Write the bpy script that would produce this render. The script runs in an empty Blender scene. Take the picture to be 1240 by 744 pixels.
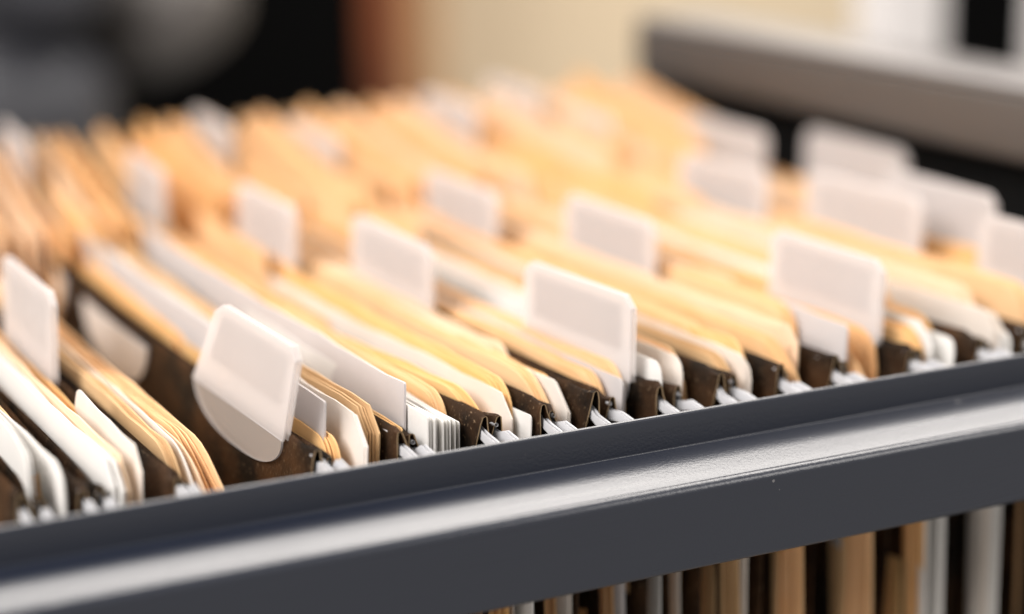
import bpy, math, random
from mathutils import Matrix, Vector
R = random.Random(7)
sc = bpy.context.scene
col = sc.collection
mm = 0.001

# ------------------------------------------------------------------ materials
def nodes(name):
    m = bpy.data.materials.new(name); m.use_nodes = True
    nt = m.node_tree
    return m, nt, nt.nodes['Principled BSDF']

def paperlike(name, c1, c2, rough=0.75, scale=(90, 14, 14), trans=0.0, fine=900, bump=0.15, spec=0.25):
    """fibrous card: two close tones mixed by stretched noise, fine grain in the bump"""
    m, nt, b = nodes(name)
    N, L = nt.nodes, nt.links
    tc = N.new('ShaderNodeTexCoord'); mp = N.new('ShaderNodeMapping'); mp.inputs['Scale'].default_value = scale
    L.new(tc.outputs['Object'], mp.inputs['Vector'])
    n = N.new('ShaderNodeTexNoise'); n.inputs['Scale'].default_value = 6; n.inputs['Detail'].default_value = 6
    L.new(mp.outputs['Vector'], n.inputs['Vector'])
    oi = N.new('ShaderNodeObjectInfo')
    add = N.new('ShaderNodeMath'); add.operation = 'MULTIPLY_ADD'; add.inputs[1].default_value = 0.5
    L.new(oi.outputs['Random'], add.inputs[0]); L.new(n.outputs['Fac'], add.inputs[2])
    r = N.new('ShaderNodeValToRGB'); r.color_ramp.elements[0].position = 0.4; r.color_ramp.elements[1].position = 1.0
    r.color_ramp.elements[0].color = (*c1, 1); r.color_ramp.elements[1].color = (*c2, 1)
    L.new(add.outputs[0], r.inputs['Fac']); L.new(r.outputs['Color'], b.inputs['Base Color'])
    b.inputs['Roughness'].default_value = rough; b.inputs['Specular IOR Level'].default_value = spec
    f = N.new('ShaderNodeTexNoise'); f.inputs['Scale'].default_value = fine; f.inputs['Detail'].default_value = 3
    L.new(tc.outputs['Object'], f.inputs['Vector'])
    bp = N.new('ShaderNodeBump'); bp.inputs['Strength'].default_value = bump; bp.inputs['Distance'].default_value = 0.0004
    L.new(f.outputs['Fac'], bp.inputs['Height']); L.new(bp.outputs['Normal'], b.inputs['Normal'])
    if trans > 0:
        t = N.new('ShaderNodeBsdfTranslucent'); L.new(r.outputs['Color'], t.inputs['Color'])
        mx = N.new('ShaderNodeMixShader'); mx.inputs['Fac'].default_value = trans
        L.new(b.outputs['BSDF'], mx.inputs[1]); L.new(t.outputs['BSDF'], mx.inputs[2])
        L.new(mx.outputs['Shader'], N['Material Output'].inputs['Surface'])
    return m

MANILA = paperlike('manila', (0.82, 0.485, 0.225), (0.88, 0.59, 0.33), trans=0.12)
MANILA_Y = paperlike('manila yellow', (0.83, 0.48, 0.18), (0.88, 0.56, 0.265), trans=0.12)
MANILA_P = paperlike('manila pale', (0.83, 0.60, 0.40), (0.86, 0.66, 0.47), trans=0.12)
MANILA_T = paperlike('manila tan', (0.60, 0.38, 0.19), (0.68, 0.45, 0.24), trans=0.06)
PAPER = paperlike('white paper', (0.80, 0.78, 0.75), (0.86, 0.84, 0.81), trans=0.2)
PAPER_W = paperlike('warm white card', (0.80, 0.72, 0.64), (0.85, 0.79, 0.73), trans=0.2)
GREY = paperlike('grey white sheet', (0.66, 0.62, 0.61), (0.72, 0.68, 0.67), trans=0.25, rough=0.45)
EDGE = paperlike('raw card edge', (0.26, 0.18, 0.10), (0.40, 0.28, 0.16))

def pressboard():
    m, nt, b = nodes('dark brown pressboard')
    N, L = nt.nodes, nt.links
    tc = N.new('ShaderNodeTexCoord')
    n1 = N.new('ShaderNodeTexNoise'); n1.inputs['Scale'].default_value = 70; n1.inputs['Detail'].default_value = 4
    n2 = N.new('ShaderNodeTexNoise'); n2.inputs['Scale'].default_value = 1100; n2.inputs['Detail'].default_value = 3
    for n in (n1, n2): L.new(tc.outputs['Object'], n.inputs['Vector'])
    r1 = N.new('ShaderNodeValToRGB')
    r1.color_ramp.elements[0].position = 0.38; r1.color_ramp.elements[0].color = (0.010, 0.007, 0.005, 1)
    r1.color_ramp.elements[1].position = 0.66; r1.color_ramp.elements[1].color = (0.056, 0.026, 0.011, 1)
    L.new(n1.outputs['Fac'], r1.inputs['Fac'])
    r2 = N.new('ShaderNodeValToRGB')
    r2.color_ramp.elements[0].position = 0.62; r2.color_ramp.elements[0].color = (0, 0, 0, 1)
    r2.color_ramp.elements[1].position = 0.80; r2.color_ramp.elements[1].color = (1, 1, 1, 1)
    L.new(n2.outputs['Fac'], r2.inputs['Fac'])
    mx = N.new('ShaderNodeMix'); mx.data_type = 'RGBA'
    L.new(r2.outputs['Color'], mx.inputs[0]); L.new(r1.outputs['Color'], mx.inputs[6])
    mx.inputs[7].default_value = (0.22, 0.15, 0.09, 1)
    L.new(mx.outputs[2], b.inputs['Base Color'])
    b.inputs['Roughness'].default_value = 0.6; b.inputs['Specular IOR Level'].default_value = 0.12
    bp = N.new('ShaderNodeBump'); bp.inputs['Strength'].default_value = 0.35; bp.inputs['Distance'].default_value = 0.0004
    L.new(n2.outputs['Fac'], bp.inputs['Height']); L.new(bp.outputs['Normal'], b.inputs['Normal'])
    return m
PRESS = pressboard()

def frosted(name, colr, transp, transl, rough=0.3):
    m, nt, b = nodes(name)
    N, L = nt.nodes, nt.links
    tc = N.new('ShaderNodeTexCoord')
    n = N.new('ShaderNodeTexNoise'); n.inputs['Scale'].default_value = 60; n.inputs['Detail'].default_value = 5
    L.new(tc.outputs['Object'], n.inputs['Vector'])
    rr = N.new('ShaderNodeMapRange'); rr.inputs['To Min'].default_value = rough - 0.08; rr.inputs['To Max'].default_value = rough + 0.14
    L.new(n.outputs['Fac'], rr.inputs['Value']); L.new(rr.outputs['Result'], b.inputs['Roughness'])
    b.inputs['Base Color'].default_value = (*colr, 1); b.inputs['Specular IOR Level'].default_value = 0.5
    t = N.new('ShaderNodeBsdfTranslucent'); t.inputs['Color'].default_value = (*colr, 1)
    mx = N.new('ShaderNodeMixShader'); mx.inputs['Fac'].default_value = transl
    L.new(b.outputs['BSDF'], mx.inputs[1]); L.new(t.outputs['BSDF'], mx.inputs[2])
    tr = N.new('ShaderNodeBsdfTransparent')
    m2 = N.new('ShaderNodeMixShader'); m2.inputs['Fac'].default_value = transp
    L.new(mx.outputs['Shader'], m2.inputs[1]); L.new(tr.outputs['BSDF'], m2.inputs[2])
    L.new(m2.outputs['Shader'], N['Material Output'].inputs['Surface'])
    return m
TAB = frosted('frosted tab plastic', (0.85, 0.81, 0.795), 0.46, 0.40)
LIP = frosted('clear tab lip plastic', (0.72, 0.64, 0.58), 0.62, 0.30)
MOON = frosted('white tab lip plastic', (0.86, 0.80, 0.75), 0.10, 0.30)
INSERT = paperlike('tab label card', (0.46, 0.41, 0.39), (0.54, 0.49, 0.47))
HOOKM = frosted('white hook plastic', (0.60, 0.60, 0.62), 0.0, 0.2, 0.35)

def metal_paint(name, c, rough, speck=True):
    m, nt, b = nodes(name)
    N, L = nt.nodes, nt.links
    tc = N.new('ShaderNodeTexCoord')
    n = N.new('ShaderNodeTexNoise'); n.inputs['Scale'].default_value = 1500; n.inputs['Detail'].default_value = 3
    L.new(tc.outputs['Object'], n.inputs['Vector'])
    bp = N.new('ShaderNodeBump'); bp.inputs['Strength'].default_value = 0.22; bp.inputs['Distance'].default_value = 0.0003
    L.new(n.outputs['Fac'], bp.inputs['Height']); L.new(bp.outputs['Normal'], b.inputs['Normal'])
    # long smudges along the metal
    mp = N.new('ShaderNodeMapping'); mp.inputs['Scale'].default_value = (6, 300, 300)
    L.new(tc.outputs['Object'], mp.inputs['Vector'])
    s = N.new('ShaderNodeTexNoise'); s.inputs['Scale'].default_value = 2; s.inputs['Detail'].default_value = 6
    L.new(mp.outputs['Vector'], s.inputs['Vector'])
    rr = N.new('ShaderNodeMapRange'); rr.inputs['To Min'].default_value = rough - 0.07; rr.inputs['To Max'].default_value = rough + 0.10
    L.new(s.outputs['Fac'], rr.inputs['Value']); L.new(rr.outputs['Result'], b.inputs['Roughness'])
    if speck:   # dust
        v = N.new('ShaderNodeTexVoronoi'); v.inputs['Scale'].default_value = 170; v.inputs['Randomness'].default_value = 1
        L.new(tc.outputs['Object'], v.inputs['Vector'])
        wn = N.new('ShaderNodeTexNoise'); wn.inputs['Scale'].default_value = 45
        L.new(tc.outputs['Object'], wn.inputs['Vector'])
        th = N.new('ShaderNodeMapRange'); th.inputs['From Min'].default_value = 0.52; th.inputs['From Max'].default_value = 0.75
        th.inputs['To Min'].default_value = 0.0; th.inputs['To Max'].default_value = 0.17
        L.new(wn.outputs['Fac'], th.inputs['Value'])
        lt = N.new('ShaderNodeMath'); lt.operation = 'LESS_THAN'
        L.new(v.outputs['Distance'], lt.inputs[0]); L.new(th.outputs['Result'], lt.inputs[1])
        mx = N.new('ShaderNodeMix'); mx.data_type = 'RGBA'
        L.new(lt.outputs[0], mx.inputs[0]); mx.inputs[6].default_value = (*c, 1); mx.inputs[7].default_value = (0.16, 0.155, 0.16, 1)
        L.new(mx.outputs[2], b.inputs['Base Color'])
    else:
        b.inputs['Base Color'].default_value = (*c, 1)
    b.inputs['Specular IOR Level'].default_value = 0.85
    return m
RAIL = metal_paint('charcoal powder coat', (0.011, 0.0145, 0.026), 0.28)
PANEL = metal_paint('dark grey panel paint', (0.085, 0.072, 0.064), 0.45, False)
PANEL_TOP = metal_paint('pale grey metal', (0.20, 0.185, 0.18), 0.3, False)
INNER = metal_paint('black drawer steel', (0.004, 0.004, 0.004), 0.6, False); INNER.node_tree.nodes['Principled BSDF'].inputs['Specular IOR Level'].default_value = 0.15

def flat(name, c, rough=0.8, var=0.12, scale=4):
    m, nt, b = nodes(name)
    N, L = nt.nodes, nt.links
    tc = N.new('ShaderNodeTexCoord'); n = N.new('ShaderNodeTexNoise'); n.inputs['Scale'].default_value = scale; n.inputs['Detail'].default_value = 5
    L.new(tc.outputs['Object'], n.inputs['Vector'])
    r = N.new('ShaderNodeValToRGB')
    r.color_ramp.elements[0].position = 0.3; r.color_ramp.elements[0].color = (*[k * (1 - var) for k in c], 1)
    r.color_ramp.elements[1].position = 0.7; r.color_ramp.elements[1].color = (*[min(1, k * (1 + var)) for k in c], 1)
    L.new(n.outputs['Fac'], r.inputs['Fac']); L.new(r.outputs['Color'], b.inputs['Base Color'])
    b.inputs['Roughness'].default_value = rough
    return m
WALLM = flat('beige wall paint', (0.86, 0.71, 0.50), 0.85, 0.05)
WHITEP = flat('white gloss paint', (0.80, 0.76, 0.74), 0.4, 0.03)
BLACKM = flat('black lacquer', (0.0015, 0.0015, 0.0015), 0.8, 0.2); BLACKM.node_tree.nodes['Principled BSDF'].inputs['Specular IOR Level'].default_value = 0.05
WOOD = flat('red brown wood', (0.20, 0.050, 0.012), 0.5, 0.3, 12)
TANW = flat('tan wood', (0.42, 0.24, 0.11), 0.5, 0.2, 12)
CLOTH = flat('grey leather', (0.052, 0.053, 0.062), 0.5, 0.35, 5)
CLOTH_L = flat('light grey leather', (0.12, 0.108, 0.10), 0.5, 0.2, 5)

# ------------------------------------------------------------------ helpers
def link(name, me, mats, parent=None, smooth_angle=None):
    o = bpy.data.objects.new(name, me); col.objects.link(o)
    for m in (mats if isinstance(mats, (list, tuple)) else [mats]): me.materials.append(m)
    if parent: o.parent = parent
    if smooth_angle:
        me.polygons.foreach_set('use_smooth', [True] * len(me.polygons))
        me.set_sharp_from_angle(angle=math.radians(smooth_angle))
    return o

def mesh(name, v, f, mi=None):
    me = bpy.data.meshes.new(name); me.from_pydata(v, [], f)
    if mi: me.polygons.foreach_set('material_index', mi)
    me.update(); return me

def thing(name, label, cat, group=None, loc=(0, 0, 0)):
    o = bpy.data.objects.new(name, None); col.objects.link(o); o.location = loc
    o.empty_display_size = 0.01
    return tag(o, label, cat, group)

def tag(o, label, cat, group=None):
    o['label'] = label; o['category'] = cat
    if group: o['group'] = group
    return o

def join(parts):
    v, f, mi = [], [], []
    for p in parts:
        k = len(v); v += p[0]; f += [tuple(i + k for i in q) for q in p[1]]
        mi += p[2] if len(p) > 2 else [0] * len(p[1])
    return v, f, mi

def box(x0, x1, y0, y1, z0, z1, b=0.0):
    v = [(x, y, z) for x in (x0, x1) for y in (y0, y1) for z in (z0, z1)]
    f = [(0, 1, 3, 2), (4, 6, 7, 5), (0, 4, 5, 1), (2, 3, 7, 6), (0, 2, 6, 4), (1, 5, 7, 3)]
    return v, f

def rbox(name, x0, x1, y0, y1, z0, z1, r, mat, parent=None, seg=4):
    import bmesh
    bm = bmesh.new()
    v, f = box(x0, x1, y0, y1, z0, z1)
    bv = [bm.verts.new(p) for p in v]
    for q in f: bm.faces.new([bv[i] for i in q])
    bmesh.ops.recalc_face_normals(bm, faces=bm.faces)
    bmesh.ops.bevel(bm, geom=list(bm.edges), offset=r, segments=seg, profile=0.5, affect='EDGES')
    me = bpy.data.meshes.new(name); bm.to_mesh(me); bm.free()
    return link(name, me, mat, parent, 40)

def grid_slab(cols, t, edge_mat=0):
    """cols: list of columns, each a list of (x,y,z) of equal length; slab of thickness t grown along +x; upper rim gets edge_mat"""
    n, k = len(cols), len(cols[0])
    v = [p for c in cols for p in c] + [(p[0] + t, p[1], p[2]) for c in cols for p in c]
    o = n * k; f, mi = [], []
    for i in range(n - 1):
        for j in range(k - 1):
            a, b, c, d = i * k + j, (i + 1) * k + j, (i + 1) * k + j + 1, i * k + j + 1
            f.append((a, d, c, b)); f.append((o + a, o + b, o + c, o + d)); mi += [0, 0]
    rim = [i * k for i in range(n)] + [(n - 1) * k + j for j in range(1, k)] + [i * k + k - 1 for i in range(n - 2, -1, -1)] + [j for j in range(k - 2, 0, -1)]
    for a, b in zip(rim, rim[1:] + rim[:1]):
        f.append((a, b, o + b, o + a)); mi.append(edge_mat if min(v[a][2], v[b][2]) > -0.011 else 0)  # low rims take the face colour: drawer shade painted in
    return v, f, mi

ZS = [1.0, 0.97, 0.9, 0.8, 0.65, 0.45, 0.2, 0.0]
def sheet(x0, y0, y1, zt, xc=None, zb=-215, bow=-5, lean=0.06, corner=('round', 6), far='round', step=None, t=0.32, wob=0.32, seed=0, curl=0, bulge=0):
    """one upright leaf in mm. zt near top height; step=(y_start, rise, y_end or None) raises a tab"""
    q = random.Random(seed); ph = q.uniform(0, 6.28); ph2 = q.uniform(0, 6.28)
    xc = x0 if xc is None else xc
    ys = set()
    kind, r = corner
    for i in range(0, 9): ys.add(y0 + r * i / 8)
    y = y0 + r
    while y < y1 - 8: ys.add(y); y += 9
    for i in range(0, 7): ys.add(y1 - 8 * i / 6)
    if step:
        for i in range(0, 7): ys.add(step[0] - 4 + 8 * i / 6)
        if step[2]:
            for i in range(0, 7): ys.add(step[2] - 4 + 8 * i / 6)
    cols = []
    for y in sorted(k for k in ys if y0 <= k <= y1):
        z = zt
        if step:
            u = min(1, max(0, (y - step[0] + 4) / 8)); up = u * u * (3 - 2 * u)
            if step[2]:
                u = min(1, max(0, (y - step[2] + 4) / 8)); up *= 1 - u * u * (3 - 2 * u)
            z += (step[1] * 0.6 + (max(0, min(1, (y - 225) / 80)) * step[1] * 0.58 if not step[2] else 0)) * up
        z += 0.22 * math.sin(y / 9 + ph) + 0.18 * math.sin(y / 3.7 + ph2)
        d = y - y0
        if d < r:
            if kind == 'round': z -= r - math.sqrt(max(0, r * r - (r - d) ** 2))
            elif kind == 'cut': z -= (r - d) * 0.9
            elif kind == 'slope': z -= (r - d) ** 2 / r * 0.55
        d = y1 - y
        if d < 4 and far == 'round': z -= 4 - math.sqrt(max(0, 16 - (4 - d) ** 2))
        c = []
        for s in ZS:
            zz = zb + (z - zb) * s
            w = math.sin(math.pi * min(1, max(0, (y - 12) / 300)))
            x = x0 + bow * w + wob * math.sin(y / 40 + ph) * min(1, abs(y - y0) / 40) + 0.4 * wob * math.sin(zz / 17 + ph2 + y / 60)
            if zz > -10: x += lean * (zz + 10)
            if zz < -10: x += (xc - x0) * min(1, (-10 - zz) / 205) * 0.75
            if zz < -6: x += bulge * math.sin(math.pi * min(1, (-6 - zz) / 200)) ** .7
            if curl: x += curl * math.exp(-(y - y0) / 14) * (1 + 0.2 * math.sin(zz / 9))
            c.append((x * mm, y * mm, zz * mm))
        cols.append(c)
    return grid_slab(cols, t * mm)

# ------------------------------------------------------------------ drawer
drawer = thing('file_drawer', 'open charcoal steel filing drawer whose near rail carries the row of hanging folders', 'file drawer', None, (0, 0, 0))
def extrude_x(prof, x0, x1, n=24):
    """closed yz profile (mm) extruded along x"""
    k = len(prof); v, f = [], []
    for i in range(n + 1):
        x = x0 + (x1 - x0) * i / n
        v += [(x * mm, y * mm, z * mm) for y, z in prof]
    for i in range(n):
        for j in range(k):
            a, b = i * k + j, i * k + (j + 1) % k
            f.append((a, b, b + k, a + k))
    f.append(tuple(range(k - 1, -1, -1))); f.append(tuple(range(n * k, n * k + k)))
    return v, f
def arc(cy, cz, r, a0, a1, n=6):
    return [(cy + r * math.cos(math.radians(a0 + (a1 - a0) * i / n)), cz + r * math.sin(math.radians(a0 + (a1 - a0) * i / n))) for i in range(n + 1)]
prof = arc(0.8, -0.8, 0.8, 0, 180)                                  # flange lip, inner to outer
prof += [(0, -3), (0, -7.1)]
prof += arc(-0.35, -7.2, 0.35, 0, -80, 3)                              # inside fillet
prof += [(-4.0, -8.0), (-8.0, -8.75), (-13.0, -10.3)]
prof += arc(-13.5, -12.0, 1.8, 72, 180, 10)                           # outer rounded shoulder
prof += [(-15.3, -18), (-15.3, -27.2)]
prof += arc(-14.3, -27.4, 1.0, 180, 270, 4)
prof += [(-4, -28.4), (-4, -27.0), (-13.6, -27.0), (-13.6, -14.4), (-11.6, -12.2), (-2.0, -9.6), (1.6, -8.6)]
v, f = extrude_x(prof, -260, 203)
link('near_rail', mesh('near_rail', v, f), RAIL, drawer, 28)
v, f = extrude_x([(322 - y, z) for y, z in prof][::-1], -260, 203)
link('far_rail', mesh('far_rail', v, f), RAIL, drawer, 28)
# end panel: hollow front with a deep lip round its top
panel = rbox('end_panel', 0.221, 0.2335, -0.03, 0.318, -0.235, 0.0395, 0.0015, INNER, drawer, 2)
rbox('panel_lip', 0.205, 0.2340, -0.031, 0.319, 0.0215, 0.0405, 0.002, PANEL, drawer, 3)
rbox('panel_side', 0.205, 0.2205, 0.306, 0.3188, -0.235, 0.0212, 0.0012, PANEL, drawer, 2)
rbox('panel_cap', 0.2055, 0.2345, -0.0305, 0.3185, 0.0408, 0.0435, 0.0012, PANEL_TOP, drawer, 3)
rbox('drawer_floor', -0.26, 0.22, 0.004, 0.316, -0.242, -0.236, 0.001, INNER, drawer, 2)
rbox('far_side', -0.26, 0.204, 0.326, 0.329, -0.235, -0.012, 0.001, INNER, drawer, 2)

# ------------------------------------------------------------------ hanging folders
# name: (x of main flap, x of second flap, top z, bow)
PAIR = dict(a=(-96, -93, 2, -3), b=(-84, -81, 1.5, -3), c=(-67, -64, 0.5, -4), d=(-38, -34.5, 0.8, -5), e=(-20, -17, 2.2, -5),
            f=(-2, 1.5, 3, -9), g=(12, 15, 3, -5), h=(23.5, 28.8, 3.6, -4), i=(39, 45, 3, -7), j=(54, 58, 4, -4),
            l=(69.5, 73, 3.2, -6), m=(83, 87.5, 3, -2), n=(105, 108, 2.2, -3), o=(124, 127, 2.2, -3), p=(137.5, 143, 2.8, -3), u=(149.5, 152, 2.5, -2),
            q=(157, 161, 3, -2), r=(174, 180, 3, -2), s=(196, 199.5, 3, -1))
KEYS = list(PAIR)
LEAN = dict(d=0.03, c=0.06, i=0.03)
SKEW = dict(d0=(0.42, 0.42))

def flap_x(key, which, y, z):
    x0 = PAIR[key][which]; bow = PAIR[key][3]
    w = math.sin(math.pi * min(1, max(0, (y - 12) / 300)))
    x = x0 + bow * w + 0.5 * math.sin(y / 37 + x0)
    x += LEAN.get(key, 0.05) * max(z, -25)
    return x

def flap(key, which, xbottom, seed):
    """folded-over hem (an open inverted V seen from its end) and the long leaf down to the fold"""
    zt = PAIR[key][2] - (2.0 if which else 0)
    y0, y1 = (10.5, 311) if which == 0 else (13.0, 310)
    q = random.Random(seed)
    hem = q.uniform(1.3, 2.1)
    # profile (dx, z, y-shift of the near edge)
    P = [(0, -225), (0, -160), (0, -90), (0, -50), (0, -25), (0, -13), (0, -6), (0.05, zt - 2.0), (0.25, zt - 0.35), (0.45, zt), (0.65, zt - 0.35),
         (0.9, zt - 2.0), (0.6 + hem * .6, zt - 6), (0.7 + hem, zt - 11)]
    ys = [y0 + 0.8 * i for i in range(4)] + [y0 + 6 + (y1 - y0 - 6) * i / 26 for i in range(27)]
    cols = []
    for y in ys:
        c = []
        for k, (dx, z) in enumerate(P):
            near = max(0, 1 - (y - y0) / 8)
            yy = y + near * (max(0, zt - z) * 0.16 if z > -20 else 3.0)          # end cut slants back
            op = 1 + 0.9 * max(0, 1 - (y - y0) / 20)                             # hem gapes at the end
            x = flap_x(key, which, yy, z) + (dx * op if k > 8 else dx)
            cr = max(0, 1 - (y - y0) / 16) if z > -20 else 0
            x += cr * 0.55 * math.sin(y * .8 + seed * 1.7 + z * .3)
            z += cr * 0.5 * math.sin(y * .65 + seed * 2.3)
            if z < -20: x += (xbottom - PAIR[key][which]) * min(1, (-20 - z) / 205)
            c.append((x * mm, yy * mm, z * mm))
        cols.append(c)
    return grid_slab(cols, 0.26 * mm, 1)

def rod_mesh(key, which):
    zt = PAIR[key][2] - (2.0 if which else 0)
    n = 8; v, f = [], []
    ys = [13 + (309 - 13) * i / 20 for i in range(21)]
    for y in ys:
        for a in range(n):
            v.append(((flap_x(key, which, y, zt) + 0.75 + 0.45 * math.cos(a * 6.2832 / n)) * mm, y * mm, (zt - 1.6 + 0.45 * math.sin(a * 6.2832 / n)) * mm))
    for i in range(20):
        for a in range(n):
            b = (a + 1) % n
            f.append((i * n + a, i * n + b, (i + 1) * n + b, (i + 1) * n + a))
    return v, f

def hook_mesh(key, which, end):
    """white moulded tip: a ribbed tongue running from the rod down over the rail edge"""
    zt = PAIR[key][2] - (2.0 if which else 0)
    pr = [(20, zt - 2.4, .55), (13, zt - 3.2, .55), (9.5, -1.0, .62), (6, -1.3, .62), (3, -1.6, .58), (1.9, -1.8, 0.45)]
    v, f = [], []
    for (y, z, w) in pr:
        yy = y if end == 0 else 322 - y
        x = flap_x(key, which, yy, zt) + 1.3
        for dx, dz in ((-w, -2.0), (-w, -0.1), (-w * .8, 0.1), (-w * .42, 0.0), (-w * .34, -1.0), (w * .34, -1.0), (w * .42, 0.0), (w * .8, 0.1), (w, -0.1), (w, -2.0)):
            v.append(((x + dx) * mm, yy * mm, (z + dz) * mm))
    k = 10
    for i in range(len(pr) - 1):
        for j in range(k):
            a, b = i * k + j, i * k + (j + 1) % k
            f.append((a, b, b + k, a + k))
    f.append(tuple(range(k - 1, -1, -1))); f.append(tuple(range((len(pr) - 1) * k, len(pr) * k)))
    return v, f

# plastic tabs: (pair, flap, y0, y1, top z, label for the tab)
TABS = dict(c0=(88, 136, 20), d0=(15.5, 61, 20.5), i0=(20, 65, 20.3), n0=(21, 66, 20), h0=(88, 137, 20), m0=(86, 133, 20), g0=(146, 192, 21),
            l0=(141, 189, 20), p1=(127, 173, 20), f0=(210, 256, 22), j1=(243, 293, 20.5), h1=(262, 306, 25), q1=(232, 284, 23), d1=(262, 308, 26),
            p0=(262, 308, 27), n1=(250, 296, 26), s0=(135, 188, 20), q0=(76, 127, 20), r0=(67, 115, 20.5), r1=(186, 234, 20))
TABS['q1'] = (8, 56, 19.5); TABS['u0'] = (232, 284, 21)

def plate(key, which, pts_yz, off, t, ncol=14, lean_extra=0.0, skew=True, rim=0):
    """flat plate with outline given as top(y), bottom(y) functions over [y0,y1]"""
    y0, y1, top, bot, dense = pts_yz
    ys = sorted(set([y0 + (y1 - y0) * i / ncol for i in range(ncol + 1)] + [y0 + d for d in dense] + [y1 - d for d in dense]))
    cols = []
    for y in ys:
        a, b = top(y), bot(y); c = []
        for s in (0, .25, .5, .75, 1):
            z = a + (b - a) * s
            yy = y
            if skew and key + str(which) in SKEW and TABS[key + str(which)][0] - 1 <= y <= TABS[key + str(which)][1] + 4:      # this tab hangs crooked
                k0, k1 = SKEW[key + str(which)]; ty = TABS[key + str(which)]
                yy = y + (ty[2] - max(z, -1)) * (k0 + k1 * (y - ty[0]) / (ty[1] - ty[0]))
            c.append(((flap_x(key, which, yy, 0) + (LEAN.get(key, .05) + lean_extra) * z - off) * mm, yy * mm, z * mm))
        cols.append(c)
    return grid_slab(cols, t * mm, rim)

def add_tab(parent, key, which, moon_only=False):
    k = key + str(which)
    y0, y1, zt = TABS[k]
    zb = PAIR[key][2] - 1.5
    ch = 3.2
    def top(y):
        d = min(y - y0, y1 - y)
        return zt - max(0, ch - d) * .8
    def bot(y): return zb
    v, f, mi = plate(key, which, (y0, y1, top, bot, (0, 1, 2, 3, 4)), 1.25, 0.4)
    v2, f2, m2 = plate(key, which, (y0, y1, top, bot, (0, 1, 2, 3, 4)), 0.1, 0.4)
    # rolled rim closing the pocket at the top
    v3, f3, m3 = plate(key, which, (y0 + .3, y1 - .3, lambda y: top(y) - .1, lambda y: top(y) - 1.0, (0, 1, 2, 3, 4)), 0.84, 0.73)
    tab = link('index_tab', mesh('index_tab', *join([(v, f), (v2, f2), (v3, f3)])[:2]), TAB, parent, 40)
    iy0, iy1 = y0 + 4.5, y1 - 4
    v, f, mi = plate(key, which, (iy0, iy1, lambda y: zt - 2.5, lambda y: zb + (zt - zb) * .34, ()), 0.6, 0.25)
    link('label_insert', mesh('label_insert', v, f), INSERT, tab)
    # half-moon lip hanging below on the face of the flap
    add_moon(tab, key, which, y0 + 1, y1 + (0 if key == 'd' else 3), zb - 0.3, 8.5 if key == 'd' else 12, LIP)
    return tab

def add_moon(parent, key, which, y0, y1, zt, depth, mat):
    yc, h = (y0 + y1) / 2, (y1 - y0) / 2
    def bot(y):
        u = min(1, abs(y - yc) / h)
        return zt - 0.2 - depth * (1 - u ** 2.6) ** 0.55
    v, f, mi = plate(key, which, (y0, y1, lambda y: zt, bot, (.3, .8, 1.5, 2.5, 4)), 1.0, 0.45, 24, rim=1)
    return link('tab_lip', mesh('tab_lip', v, f, mi), [mat, HOOKM], parent, 40)

ORD = ['first', 'second', 'third', 'fourth', 'fifth', 'sixth', 'seventh', 'eighth', 'ninth', 'tenth', 'eleventh', 'twelfth', 'thirteenth', 'fourteenth', 'fifteenth', 'sixteenth', 'seventeenth', 'eighteenth', 'nineteenth']
FOLDER_LABEL = [
    'dark brown hanging folder at the extreme left end of the near rail, mostly cut off',
    'dark brown hanging folder holding the crumpled white sheets, second from left on the rail',
    'dark brown hanging folder carrying the leftmost small grey-windowed tab',
    'dark brown hanging folder with broad bare face and the big tilted tab at front left',
    'dark brown hanging folder directly behind the big tilted white tab, holding a grey index sheet',
    'dark brown hanging folder around the sheaf of stepped white page edges',
    'dark brown hanging folder behind the stepped page sheaf, around the bright yellow sloping manila folder',
    'dark brown hanging folder with a tab on its middle, left of the centre tab',
    'dark brown hanging folder carrying the wide sharp white tab at the centre of the picture',
    'dark brown hanging folder squeezed close behind the wide sharp centre tab',
    'dark brown hanging folder with the far blurred tab, second behind the wide centre tab',
    'dark brown hanging folder carrying the soft white tab above and right of the centre tab',
    'dark brown hanging folder carrying the front tab at right, just above the rail',
    'dark brown hanging folder just behind the front tab at right, holding white cards',
    'dark brown hanging folder holding pale sheets, nearest the picture edge at right on the rail',
    'dark brown hanging folder around the large plain tan manila folder, at the right picture edge',
    'dark brown hanging folder with the blurred tab cut off by the right picture edge',
    'dark brown hanging folder third from the end panel, its blurred tab against the panel',
    'dark brown hanging folder second from the end panel, tab blurred at the top right',
    'dark brown hanging folder standing last against the dark end panel']
folders = []
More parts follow.
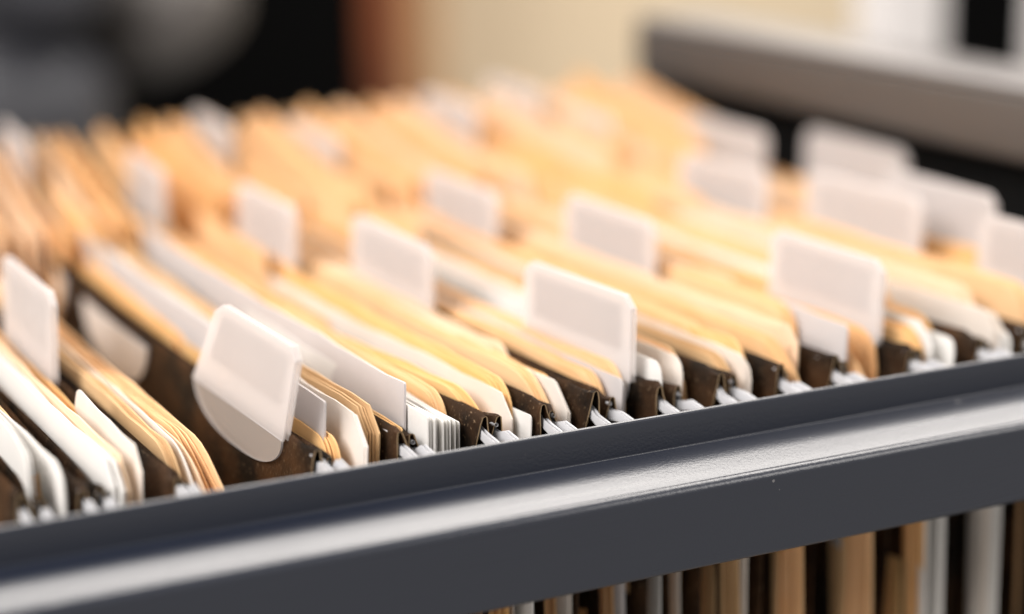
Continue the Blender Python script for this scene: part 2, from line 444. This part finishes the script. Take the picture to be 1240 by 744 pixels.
for n in range(len(KEYS) + 1):
    back = KEYS[n] if n < len(KEYS) else None
    front = KEYS[n - 1] if n > 0 else None
    if back is None: back_x = 202
    xb = ((PAIR[front][1] if front else PAIR[back][0] - 8) + (PAIR[back][0] if back else 202)) / 2
    o = thing('hanging_folder', FOLDER_LABEL[n], 'hanging folder', 'hanging folders on the drawer rails', (xb * mm, 0.16, -0.225))
    inv = Matrix.Translation(-o.location)
    kids = []
    for key, w in ((front, 1), (back, 0)):
        if key is None: continue
        v, f, mi = flap(key, w, xb, n * 2 + w)
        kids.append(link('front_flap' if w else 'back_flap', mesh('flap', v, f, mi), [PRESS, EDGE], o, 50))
        v, f = rod_mesh(key, w)
        kids.append(link('rod', mesh('rod', v, f), HOOKM, o, 60))
        for e in (0, 1):
            v, f = hook_mesh(key, w, e)
            kids.append(link('hook', mesh('hook', v, f), HOOKM, o, 35))
        if key + str(w) in TABS: kids.append(add_tab(o, key, w))
        if key == 'd' and w == 0:
            kids.append(add_moon(o, 'd', 0, 113, 171, -2.0, 13, MOON))
            kids.append(add_moon(o, 'd', 0, 192, 240, -1.5, 13, MOON))
    for k in kids: k.matrix_parent_inverse = inv
    folders.append(o)

# ------------------------------------------------------------------ contents
GM, GP = 'manila folders in the hanging folders', 'white papers in the hanging folders'
cnt = [0]
def manila(x, y0, z, mat, label, xc, corner=('round', 8), step=(205, 14, None), gap=1.6, z2=0.8, bow=-5, group=GM, y1=309, dy=2.5, lean=.06, leaves=2, curl=0):
    cnt[0] += 1; s = cnt[0] * 13
    o = thing('manila_folder', label, 'manila folder', group, (xc * mm, 0.16, -0.2))
    inv = Matrix.Translation(-o.location)
    v, f, mi = sheet(x, y0, y1, z, xc, bow=bow, corner=corner, step=step, seed=s, lean=lean, curl=curl, bulge=2.4)
    a = link('back_leaf', mesh('leaf', v, f), mat, o, 40); a.matrix_parent_inverse = inv
    if leaves > 1:
        if y0 < 40:       # a few sheets of contents between the two leaves
            ins = [sheet(x - gap * g, y0 + dy * g + 1.5 + dd, y1 - 3, z - 1.4 - dd, xc - 1.2 * g, bow=bow, corner=corner, step=None, seed=s + 1, lean=lean, curl=curl, bulge=bu, t=.3) for g, dd, bu in ((.2, -0.5, 1.4), (.4, 0.3, .4), (.6, -.9, -.7), (.82, .1, -1.7))]
            b = link('inner_leaf', mesh('leaf', *join(ins)[:2]), mat, o, 40); b.matrix_parent_inverse = inv
        v, f, mi = sheet(x - gap, y0 + dy, y1 - 1, z - z2, xc - 1.2, bow=bow, corner=corner, step=None, seed=s + 1, lean=lean, curl=curl, bulge=-2.6)
        b = link('front_leaf', mesh('leaf', v, f), mat, o, 40); b.matrix_parent_inverse = inv
    return o

def paper(name, x, y0, z, mat, label, cat, xc, n=3, pitch=0.5, stag=0.0, corner=('round', 3), bow=-5, y1=300, jit=1.2, zb=-205, curl=0, lean=.06, group=GP, step=None, t=.28):
    cnt[0] += 1; s = cnt[0] * 17; q = random.Random(s)
    parts = []
    for k in range(n):
        parts.append(sheet(x + k * pitch, y0 + k * stag + (q.uniform(-jit, jit) if k else 0), y1 + q.uniform(-2, 2), z - (k * 0.25 + q.uniform(0, jit * .7) if k else 0), xc, zb, bow, lean, corner, 'round', step, t, 0.5 if n < 4 else .3, s if n > 3 else s + k, curl))
    v, f, mi = join(parts)
    o = link(name, mesh(name, v, f), mat, None, 40)
    return tag(o, label, cat, group)

# extreme left
paper('paper_sheet', -90.8, 14, 7, PAPER, 'crumpled white sheet end at the extreme left, nearest the rail corner', 'paper', -89, 2, 0.9, 0, ('round', 7), curl=-2.5)
paper('paper_sheet', -87.6, 12, 5.3, PAPER, 'smooth white sheet with rounded end, between the crumpled sheet and the dark hanging folder edge', 'paper', -88, 2, 0.5, 0, ('round', 6))
manila(-85.6, 20, 1, MANILA_P, 'pale manila folder second from the extreme left, its near end hidden by white sheets', -87, step=(200, 12, None))
# pocket under the leftmost tab
paper('paper_sheaf', -78.6, 13, 4.2, PAPER, 'white paper sheaf in front of the peach manila folder at far left', 'paper sheaf', -76, 4, 0.6, 0, ('cut', 5), bow=-4, curl=.8)
manila(-75.2, 14, 3.6, MANILA_P, 'peach manila folder pressed against the white sheaf at far left, below the leftmost tab', -74, ('cut', 6), step=(215, 12, None), gap=.9, bow=-3, curl=.5)
paper('divider_card', -71.8, 15, 5.0, PAPER_W, 'small white divider card with rounded corner beside the leftmost dark folder edge', 'divider card', -72, 1, .4, 0, ('cut', 5), bow=-2, y1=66, zb=-30)
manila(-69.6, 66, -2, MANILA, 'orange manila folder at far left whose raised tab shows only beyond the leftmost tab', -71, step=(200, 17, None))
# fat pocket between leftmost tab and tilted tab
manila(-62, 19, 1, MANILA_T, 'dull tan manila folder, first of the thick bundle left of the big tilted tab', -56, ('slope', 14), step=(200, 13, None), gap=1.2, bow=-3, z2=.4)
paper('paper_sheet', -60.2, 17, 0.6, PAPER_W, 'cream sheets fanned inside the thick bundle left of the big tilted tab', 'paper', -55, 2, .6, 0, ('slope', 20), bow=-3.5, curl=.6)
manila(-58.2, 13, -0.6, MANILA_P, 'pale cream manila folder mid-way in the thick bundle left of the big tilted tab', -53, ('slope', 24), step=(210, 17, None), dy=5, gap=1.6, bow=-4, curl=1)
manila(-53.8, 8, -0.2, MANILA, 'outermost buff manila folder of the thick bundle, drooping before the bare dark folder face', -49, ('slope', 34), step=(205, 20, None), dy=7, gap=2.2, bow=-5, z2=.3, curl=.8)
# behind tilted tab
paper('divider_card', -32.2, 22, 7.2, GREY, 'grey square-cornered index sheet poking out right of the big tilted tab', 'divider card', -29, 1, .4, 0, ('round', .6), bow=-3, t=.5)
manila(-30.2, 15, 0.5, MANILA_Y, 'small curled yellow manila folder end behind the grey index sheet', -28, ('round', 7), step=(190, 18, 250), gap=1.6, curl=-.8)
paper('paper_sheaf', -27.4, 12.5, 5.0, PAPER_W, 'bright rounded white card behind the yellow curl, next to the dark folder corner', 'paper sheaf', -28, 2, .5, 0, ('cut', 6), bow=-4)
manila(-22.6, 16, 5.4, MANILA_T, 'tan manila folder with a cut corner, leaning on the dark folder behind the tilted tab', -24, ('cut', 5), step=(212, 12, None), gap=1.3, bow=-5)
# sheaf pocket
paper('divider_card', -15.2, 20.5, 8.6, GREY, 'tall grey-white sheet with a square corner in front of the stepped page edges', 'divider card', -11, 1, .4, 0, ('round', .6), bow=-4, t=.5)
manila(-17.0, 13, 0.6, MANILA_Y, 'orange manila sliver beside the dark folder corner, before the tall grey-white sheet', -13, ('cut', 5), step=(200, 17, None), gap=.8)
paper('paper_sheaf', -13.6, 11.5, 4.2, PAPER, 'sheaf of white pages with stepped vertical edges beside the near rail', 'paper sheaf', -9, 13, 0.72, 0.3, ('round', .6), bow=-5, jit=1.0, lean=.03)
manila(-6.0, 30, 1.5, MANILA_T, 'tan manila folder hidden low behind the stepped white page edges', -8, step=(208, 16, None), gap=1.2)
# yellow pocket
manila(4.2, 15.5, 3.4, MANILA_Y, 'bright yellow manila folder sloping down to the rail, right of the stepped page edges', 6, ('slope', 18), step=(212, 14, None), gap=1.5, bow=-15, z2=.4)
paper('divider_card', 8.0, 17, 3.4, PAPER_W, 'white card with a blunt end just behind the bright yellow manila folder', 'divider card', 7.5, 2, .5, 0, ('cut', 5), bow=-8)
paper('paper_sheet', 10.0, 12.5, 0.2, PAPER, 'low white square-cornered sheet tucked at the rail behind the bright yellow manila folder', 'paper', 8, 1, .5, 0, ('round', 1), bow=-5)
# two manila pockets left of the centre tab
manila(18.0, 17.5, 5.2, MANILA, 'buff manila folder with rounded end, second behind the bright yellow one', 19, ('slope', 14), step=(200, 15, None), gap=1.5)
paper('paper_sheaf', 19.6, 15, 4.2, PAPER_W, 'white sheets with a cut end against the dark folder left of the centre tab', 'paper sheaf', 20, 2, .6, 0, ('cut', 6))
manila(22.0, 44, 5.4, MANILA_P, 'pale manila folder set back behind the white cut-end sheets, left of the centre tab', 21, step=(220, 12, None))
manila(31.2, 19, 3.8, MANILA, 'buff manila folder right in front of the wide centre tab, with a curved end', 32, ('round', 9), step=(205, 16, None), gap=1.5)
paper('paper_sheaf', 33.4, 16, 3.6, GREY, 'blue-grey paper edge with square end at the foot of the wide centre tab', 'paper sheaf', 34, 3, .5, 0, ('round', 1.5))
manila(36.5, 70, 2, MANILA_T, 'tan manila folder set back, leaning on the folder of the wide centre tab', 35, step=(200, 15, None))
# between i and second flap
paper('paper_sheet', 42.4, 15, 6, PAPER, 'small white sheet end just right of the wide centre tab', 'paper', 42, 1, .4, 0, ('round', 4), y1=160)
manila(43.8, 17, 3.2, MANILA, 'narrow manila folder wedged just right of the wide centre tab', 43, ('round', 6), gap=.8, step=(190, 15, None))
# pocket
paper('paper_sheaf', 48.6, 17, 5.8, PAPER_W, 'white rounded sheets in the first pocket behind the wide centre tab', 'paper sheaf', 49, 2, .5, 0, ('round', 4))
manila(51.0, 20, 6.0, MANILA, 'golden manila folder in the first pocket behind the wide centre tab', 50, ('round', 8), step=(195, 14, None), gap=1.2)
manila(60.5, 14.5, 4.4, MANILA_T, 'tan manila folder with a rounded end in the second pocket behind the wide centre tab', 62, ('round', 9), step=(210, 14, None), gap=.9)
paper('paper_sheaf', 63.6, 15, 4.6, PAPER_W, 'cream white sheets standing behind the tan rounded manila folder', 'paper sheaf', 64, 2, .6, 0, ('round', 4))
manila(66.2, 34, 7, MANILA, 'long golden manila folder set back behind the cream sheets, second pocket from the centre tab', 65, step=(200, 13, None))
manila(76.2, 12.5, 5.8, MANILA, 'golden manila folder with a big round shoulder, third pocket behind the centre tab', 77, ('slope', 16), step=(205, 13, None), gap=.9)
manila(79.0, 18, 8.2, MANILA_P, 'pale manila folder rising behind the round-shouldered golden one', 78, ('cut', 4), step=(215, 12, None), gap=1.1)
# before the right front tab
paper('divider_card', 92.0, 18, 7.4, GREY, 'pinkish grey sheet with a straight end in front of the right front tab', 'divider card', 95, 1, .5, 0, ('round', 1.5), bow=-3, t=.5)
manila(95.6, 13, 5.0, MANILA, 'buff manila folder sloping to the rail in front of the right front tab', 96, ('slope', 22), step=(200, 14, None), gap=1.4, bow=-4)
manila(90.2, 34, 8.5, MANILA, 'golden manila folder set back in front of the pinkish grey sheet', 93, step=(205, 12, None), gap=1.4)
manila(100.5, 72, 6, MANILA_P, 'pale manila folder half hidden by the right front tab', 98, step=(190, 14, None))
# behind the right front tab
manila(111, 14, 4.2, MANILA_Y, 'yellow manila folder peeking out behind the right front tab', 114, ('round', 9), step=(200, 14, None), gap=1.2, bow=-3)
paper('paper_sheaf', 112.6, 13.5, 5.6, PAPER, 'bright white cards with cut ends behind the right front tab', 'paper sheaf', 116, 3, .7, 0, ('cut', 5), bow=-3)
paper('paper_sheet', 117.5, 12, 2, PAPER, 'low white sheet before the second dark corner from the right edge', 'paper', 116, 2, .6, 0, ('round', 3), bow=-3)
manila(120.5, 38, 8, MANILA, 'golden manila folder set back behind the bright white cut cards', 118, step=(210, 13, None), bow=-3)
paper('paper_sheaf', 129.6, 13, 6.2, PAPER_W, 'thick cream sheets ending at the dark corner nearest the right picture edge', 'paper sheaf', 132, 4, .9, 0, ('cut', 4), bow=-3)
paper('paper_sheet', 131.2, 11.5, 2.2, PAPER, 'low white sheet under the thick cream sheets at right', 'paper', 132, 3, .7, 0, ('round', 3), bow=-3)
manila(134.6, 26, 9, MANILA_P, 'pale manila folder above the thick cream sheets at right', 133, step=(205, 12, None), bow=-3)
manila(146.5, 17, 9.5, MANILA, 'large plain tan manila folder reaching the right picture edge below the overlapping blurred tabs', 150, ('round', 10), step=(215, 11, None), bow=-3, lean=.02)
# fill: further manila folders packed in every pocket, their raised tabs form the blurred mass
FILL = [('a', 'b', 1, 'the far left pocket'), ('b', 'c', 2, 'the pocket of the leftmost tab'), ('c', 'd', 4, 'the thick bundle pocket left of the big tilted tab'),
        ('d', 'e', 2, 'the pocket right behind the big tilted tab'), ('e', 'f', 1, 'the pocket of the stepped white pages'), ('f', 'g', 2, 'the pocket of the bright yellow folder'),
        ('g', 'h', 1, 'the second pocket left of the wide centre tab'), ('h', 'i', 2, 'the pocket in front of the wide centre tab'), ('i', 'j', 1, 'the first pocket behind the wide centre tab'),
        ('j', 'l', 2, 'the second pocket behind the wide centre tab'), ('l', 'm', 1, 'the third pocket behind the wide centre tab'), ('m', 'n', 3, 'the pocket in front of the right front tab'),
        ('n', 'o', 2, 'the pocket behind the right front tab'), ('o', 'p', 1, 'the pocket of the thick cream sheets'), ('p', 'u', 1, 'the pocket of the large plain tan folder'), ('u', 'q', 2, 'the pocket right behind the large plain tan folder'),
        ('q', 'r', 3, 'the pocket behind the overlapping blurred tabs at right'), ('r', 's', 3, 'the pocket beside the dark end panel')]
for a, b, n, where in FILL:
    x0, x1 = PAIR[a][1], PAIR[b][0]
    n += 1
    for k in range(n):
        x = x0 + (x1 - x0) * (k + 1) / (n + 1) + R.uniform(-.5, .5) + (.3 if a not in 'c' else 4)
        deep = a in 'cdefgh'
        y0 = R.uniform(95, 140) if deep else R.uniform(55, 110)
        if a == 'c': y0 = R.uniform(196, 206)
        st = (R.choice((150, 200, 206, 212)), R.uniform(14, 17), None) if R.random() < .8 else (R.uniform(120, 150), R.uniform(9, 12), R.uniform(210, 235))
        z0 = R.uniform(-2, 3)
        if k == n - 1 and a not in 'bc': x, y0, z0 = x1 - 2.4, R.uniform(19, 25), R.uniform(3, 6)
        lab = 'blurred manila folder set back in ' + where
        manila(x, y0, z0, R.choice((MANILA, MANILA, MANILA_Y, MANILA_P)), lab, (x0 + x1) / 2, ('round', 8), st, R.uniform(1, 1.8), group='blurred manila folders in ' + where if n > 1 else GM)

# ------------------------------------------------------------------ background room (far out of focus)
def structure(o): o['kind'] = 'structure'; return o
structure(rbox('wall', -2.5, 4.0, 1.80, 1.9, -1.0, 2.2, 0.005, WALLM))
cab = thing('black_cabinet', 'tall black cabinet with a red-brown wooden side, behind the grey armchair', 'cabinet', None, (0.2, 1.6, -0.9))
inv = Matrix.Translation(-cab.location)
for nm, a in (('carcass', (-0.9, 0.555, 1.5, 1.79, -0.9, 1.1, 0.004, BLACKM)), ('side_panel', (0.556, 0.592, 1.48, 1.79, -0.9, 1.12, 0.004, WOOD)), ('casing', (0.593, 0.640, 1.50, 1.79, -0.9, 1.12, 0.004, TANW)),
              ('door', (-0.30, 0.120, 1.482, 1.499, -0.88, 1.08, 0.003, BLACKM)), ('door', (0.125, 0.551, 1.482, 1.499, -0.88, 1.08, 0.003, BLACKM))):
    o = rbox(nm, *a, cab); o.matrix_parent_inverse = inv
chair = thing('armchair', 'dark grey padded armchair out of focus at the top left', 'armchair', None, (-0.05, 1.0, -0.6))
inv = Matrix.Translation(-chair.location)
def blob(name, c, r, mat, rot=(0, 0, 0), e=2.6):
    """soft superellipsoid cushion"""
    v, f = [], []; n, k = 24, 14
    from mathutils import Euler
    Rm = Euler(rot).to_matrix()
    def sp(t, p): return math.copysign(abs(t) ** p, t)
    for j in range(k + 1):
        la = -math.pi / 2 + math.pi * j / k
        for i in range(n):
            lo = 2 * math.pi * i / n
            p = Vector((r[0] * sp(math.cos(la), 2 / e) * sp(math.cos(lo), 2 / e), r[1] * sp(math.cos(la), 2 / e) * sp(math.sin(lo), 2 / e), r[2] * sp(math.sin(la), 2 / e)))
            v.append(tuple(Rm @ p + Vector(c)))
    for j in range(k):
        for i in range(n):
            f.append((j * n + i, j * n + (i + 1) % n, (j + 1) * n + (i + 1) % n, (j + 1) * n + i))
    o = link(name, mesh(name, v, f), mat, chair, 60); o.matrix_parent_inverse = inv
    return o
blob('seat_cushion', (-0.02, 1.02, -0.066), (0.19, 0.15, 0.05), CLOTH, e=3.5)
blob('backrest', (-0.03, 1.22, 0.16), (0.20, 0.06, 0.26), CLOTH_L, e=3.2)
blob('side_cushion', (0.208, 1.04, -0.004), (0.058, 0.13, 0.050), CLOTH_L, (0, -.5, 0), e=2.4)
blob('arm', (0.12, 1.00, 0.03), (0.04, 0.14, 0.05), CLOTH, e=2.6)
for x in (-0.15, 0.15):
    for y in (0.92, 1.16):
        v, f = box(x - .015, x + .015, y - .015, y + .015, -0.6, -0.13)
        o = link('leg', mesh('leg', v, f), BLACKM, chair); o.matrix_parent_inverse = inv
win = thing('white_cabinet', 'white cabinet frame with a black opening, at the top right behind the drawer panel', 'cabinet', None, (0.48, 0.5, -0.9))
inv = Matrix.Translation(-win.location)
for nm, a in (('stile', (0.414, 0.4515, 0.45, 0.475, -0.9, 0.5, 0.002, WHITEP)), ('stile', (0.503, 0.60, 0.45, 0.475, -0.9, 0.5, 0.004, WHITEP)),
              ('bottom_rail', (0.4520, 0.5025, 0.45, 0.475, -0.9, -0.022, 0.002, WHITEP)), ('top_rail', (0.4520, 0.5025, 0.45, 0.475, 0.42, 0.5, 0.003, WHITEP)),
              ('opening', (0.4521, 0.5024, 0.4515, 0.47, -0.0218, 0.4198, 0.0005, BLACKM))):
    o = rbox(nm, *a, win); o.matrix_parent_inverse = inv

# ------------------------------------------------------------------ light
w = bpy.data.worlds.new('World'); sc.world = w; w.use_nodes = True
bg = w.node_tree.nodes['Background']; bg.inputs['Color'].default_value = (1.0, 0.95, 0.90, 1); bg.inputs['Strength'].default_value = 0.45
def area(name, loc, target, sx, sy, power, colr):
    l = bpy.data.lights.new(name, 'AREA'); l.shape = 'RECTANGLE'; l.size = sx; l.size_y = sy; l.energy = power; l.color = colr
    o = bpy.data.objects.new(name, l); col.objects.link(o); o.location = loc
    o.rotation_euler = (Vector(target) - Vector(loc)).to_track_quat('-Z', 'Y').to_euler()
    return o
area('ceiling_lamp', (0.62, 0.92, 1.22), (0.12, 0.08, 0), 2.0, 0.8, 41, (1.0, 0.95, 0.90))
area('left_window', (-1.15, -0.35, 1.05), (0.05, 0.15, 0), 1.0, 0.9, 38, (1.0, 0.96, 0.93))
area('added_back_light', (1.05, 1.74, 0.80), (0.1, 0.0, 0.0), 1.7, 0.6, 8, (1.0, 0.96, 0.92))  # unseen lamp added behind for the rail glint and backlit glow
area('right_lamp', (1.0, -0.9, 0.9), (0.1, 0.1, 0), 0.6, 0.6, 6, (1.0, 0.96, 0.92))

# ------------------------------------------------------------------ camera
cam = bpy.data.cameras.new('camera'); co = bpy.data.objects.new('camera', cam); col.objects.link(co)
M = Matrix(((0.90137018, 0.12496268, -0.4146277), (-0.43257907, 0.21520809, -0.87553459), (-0.02017792, 0.96854004, 0.2480384)))
co.matrix_world = Matrix.Translation((-0.16249649, -0.34443664, 0.12521552)) @ M.to_4x4()
cam.sensor_width = 36; cam.lens = 70.513; cam.clip_start = 0.02; cam.clip_end = 50
cam.dof.use_dof = True; cam.dof.focus_distance = 0.412; cam.dof.aperture_fstop = 3.9; cam.dof.aperture_blades = 0
sc.camera = co
sc.view_settings.view_transform = 'Standard'; sc.view_settings.look = 'None'
sc.view_settings.exposure = 0.14; sc.view_settings.gamma = 1
sc.cycles.transparent_max_bounces = 24
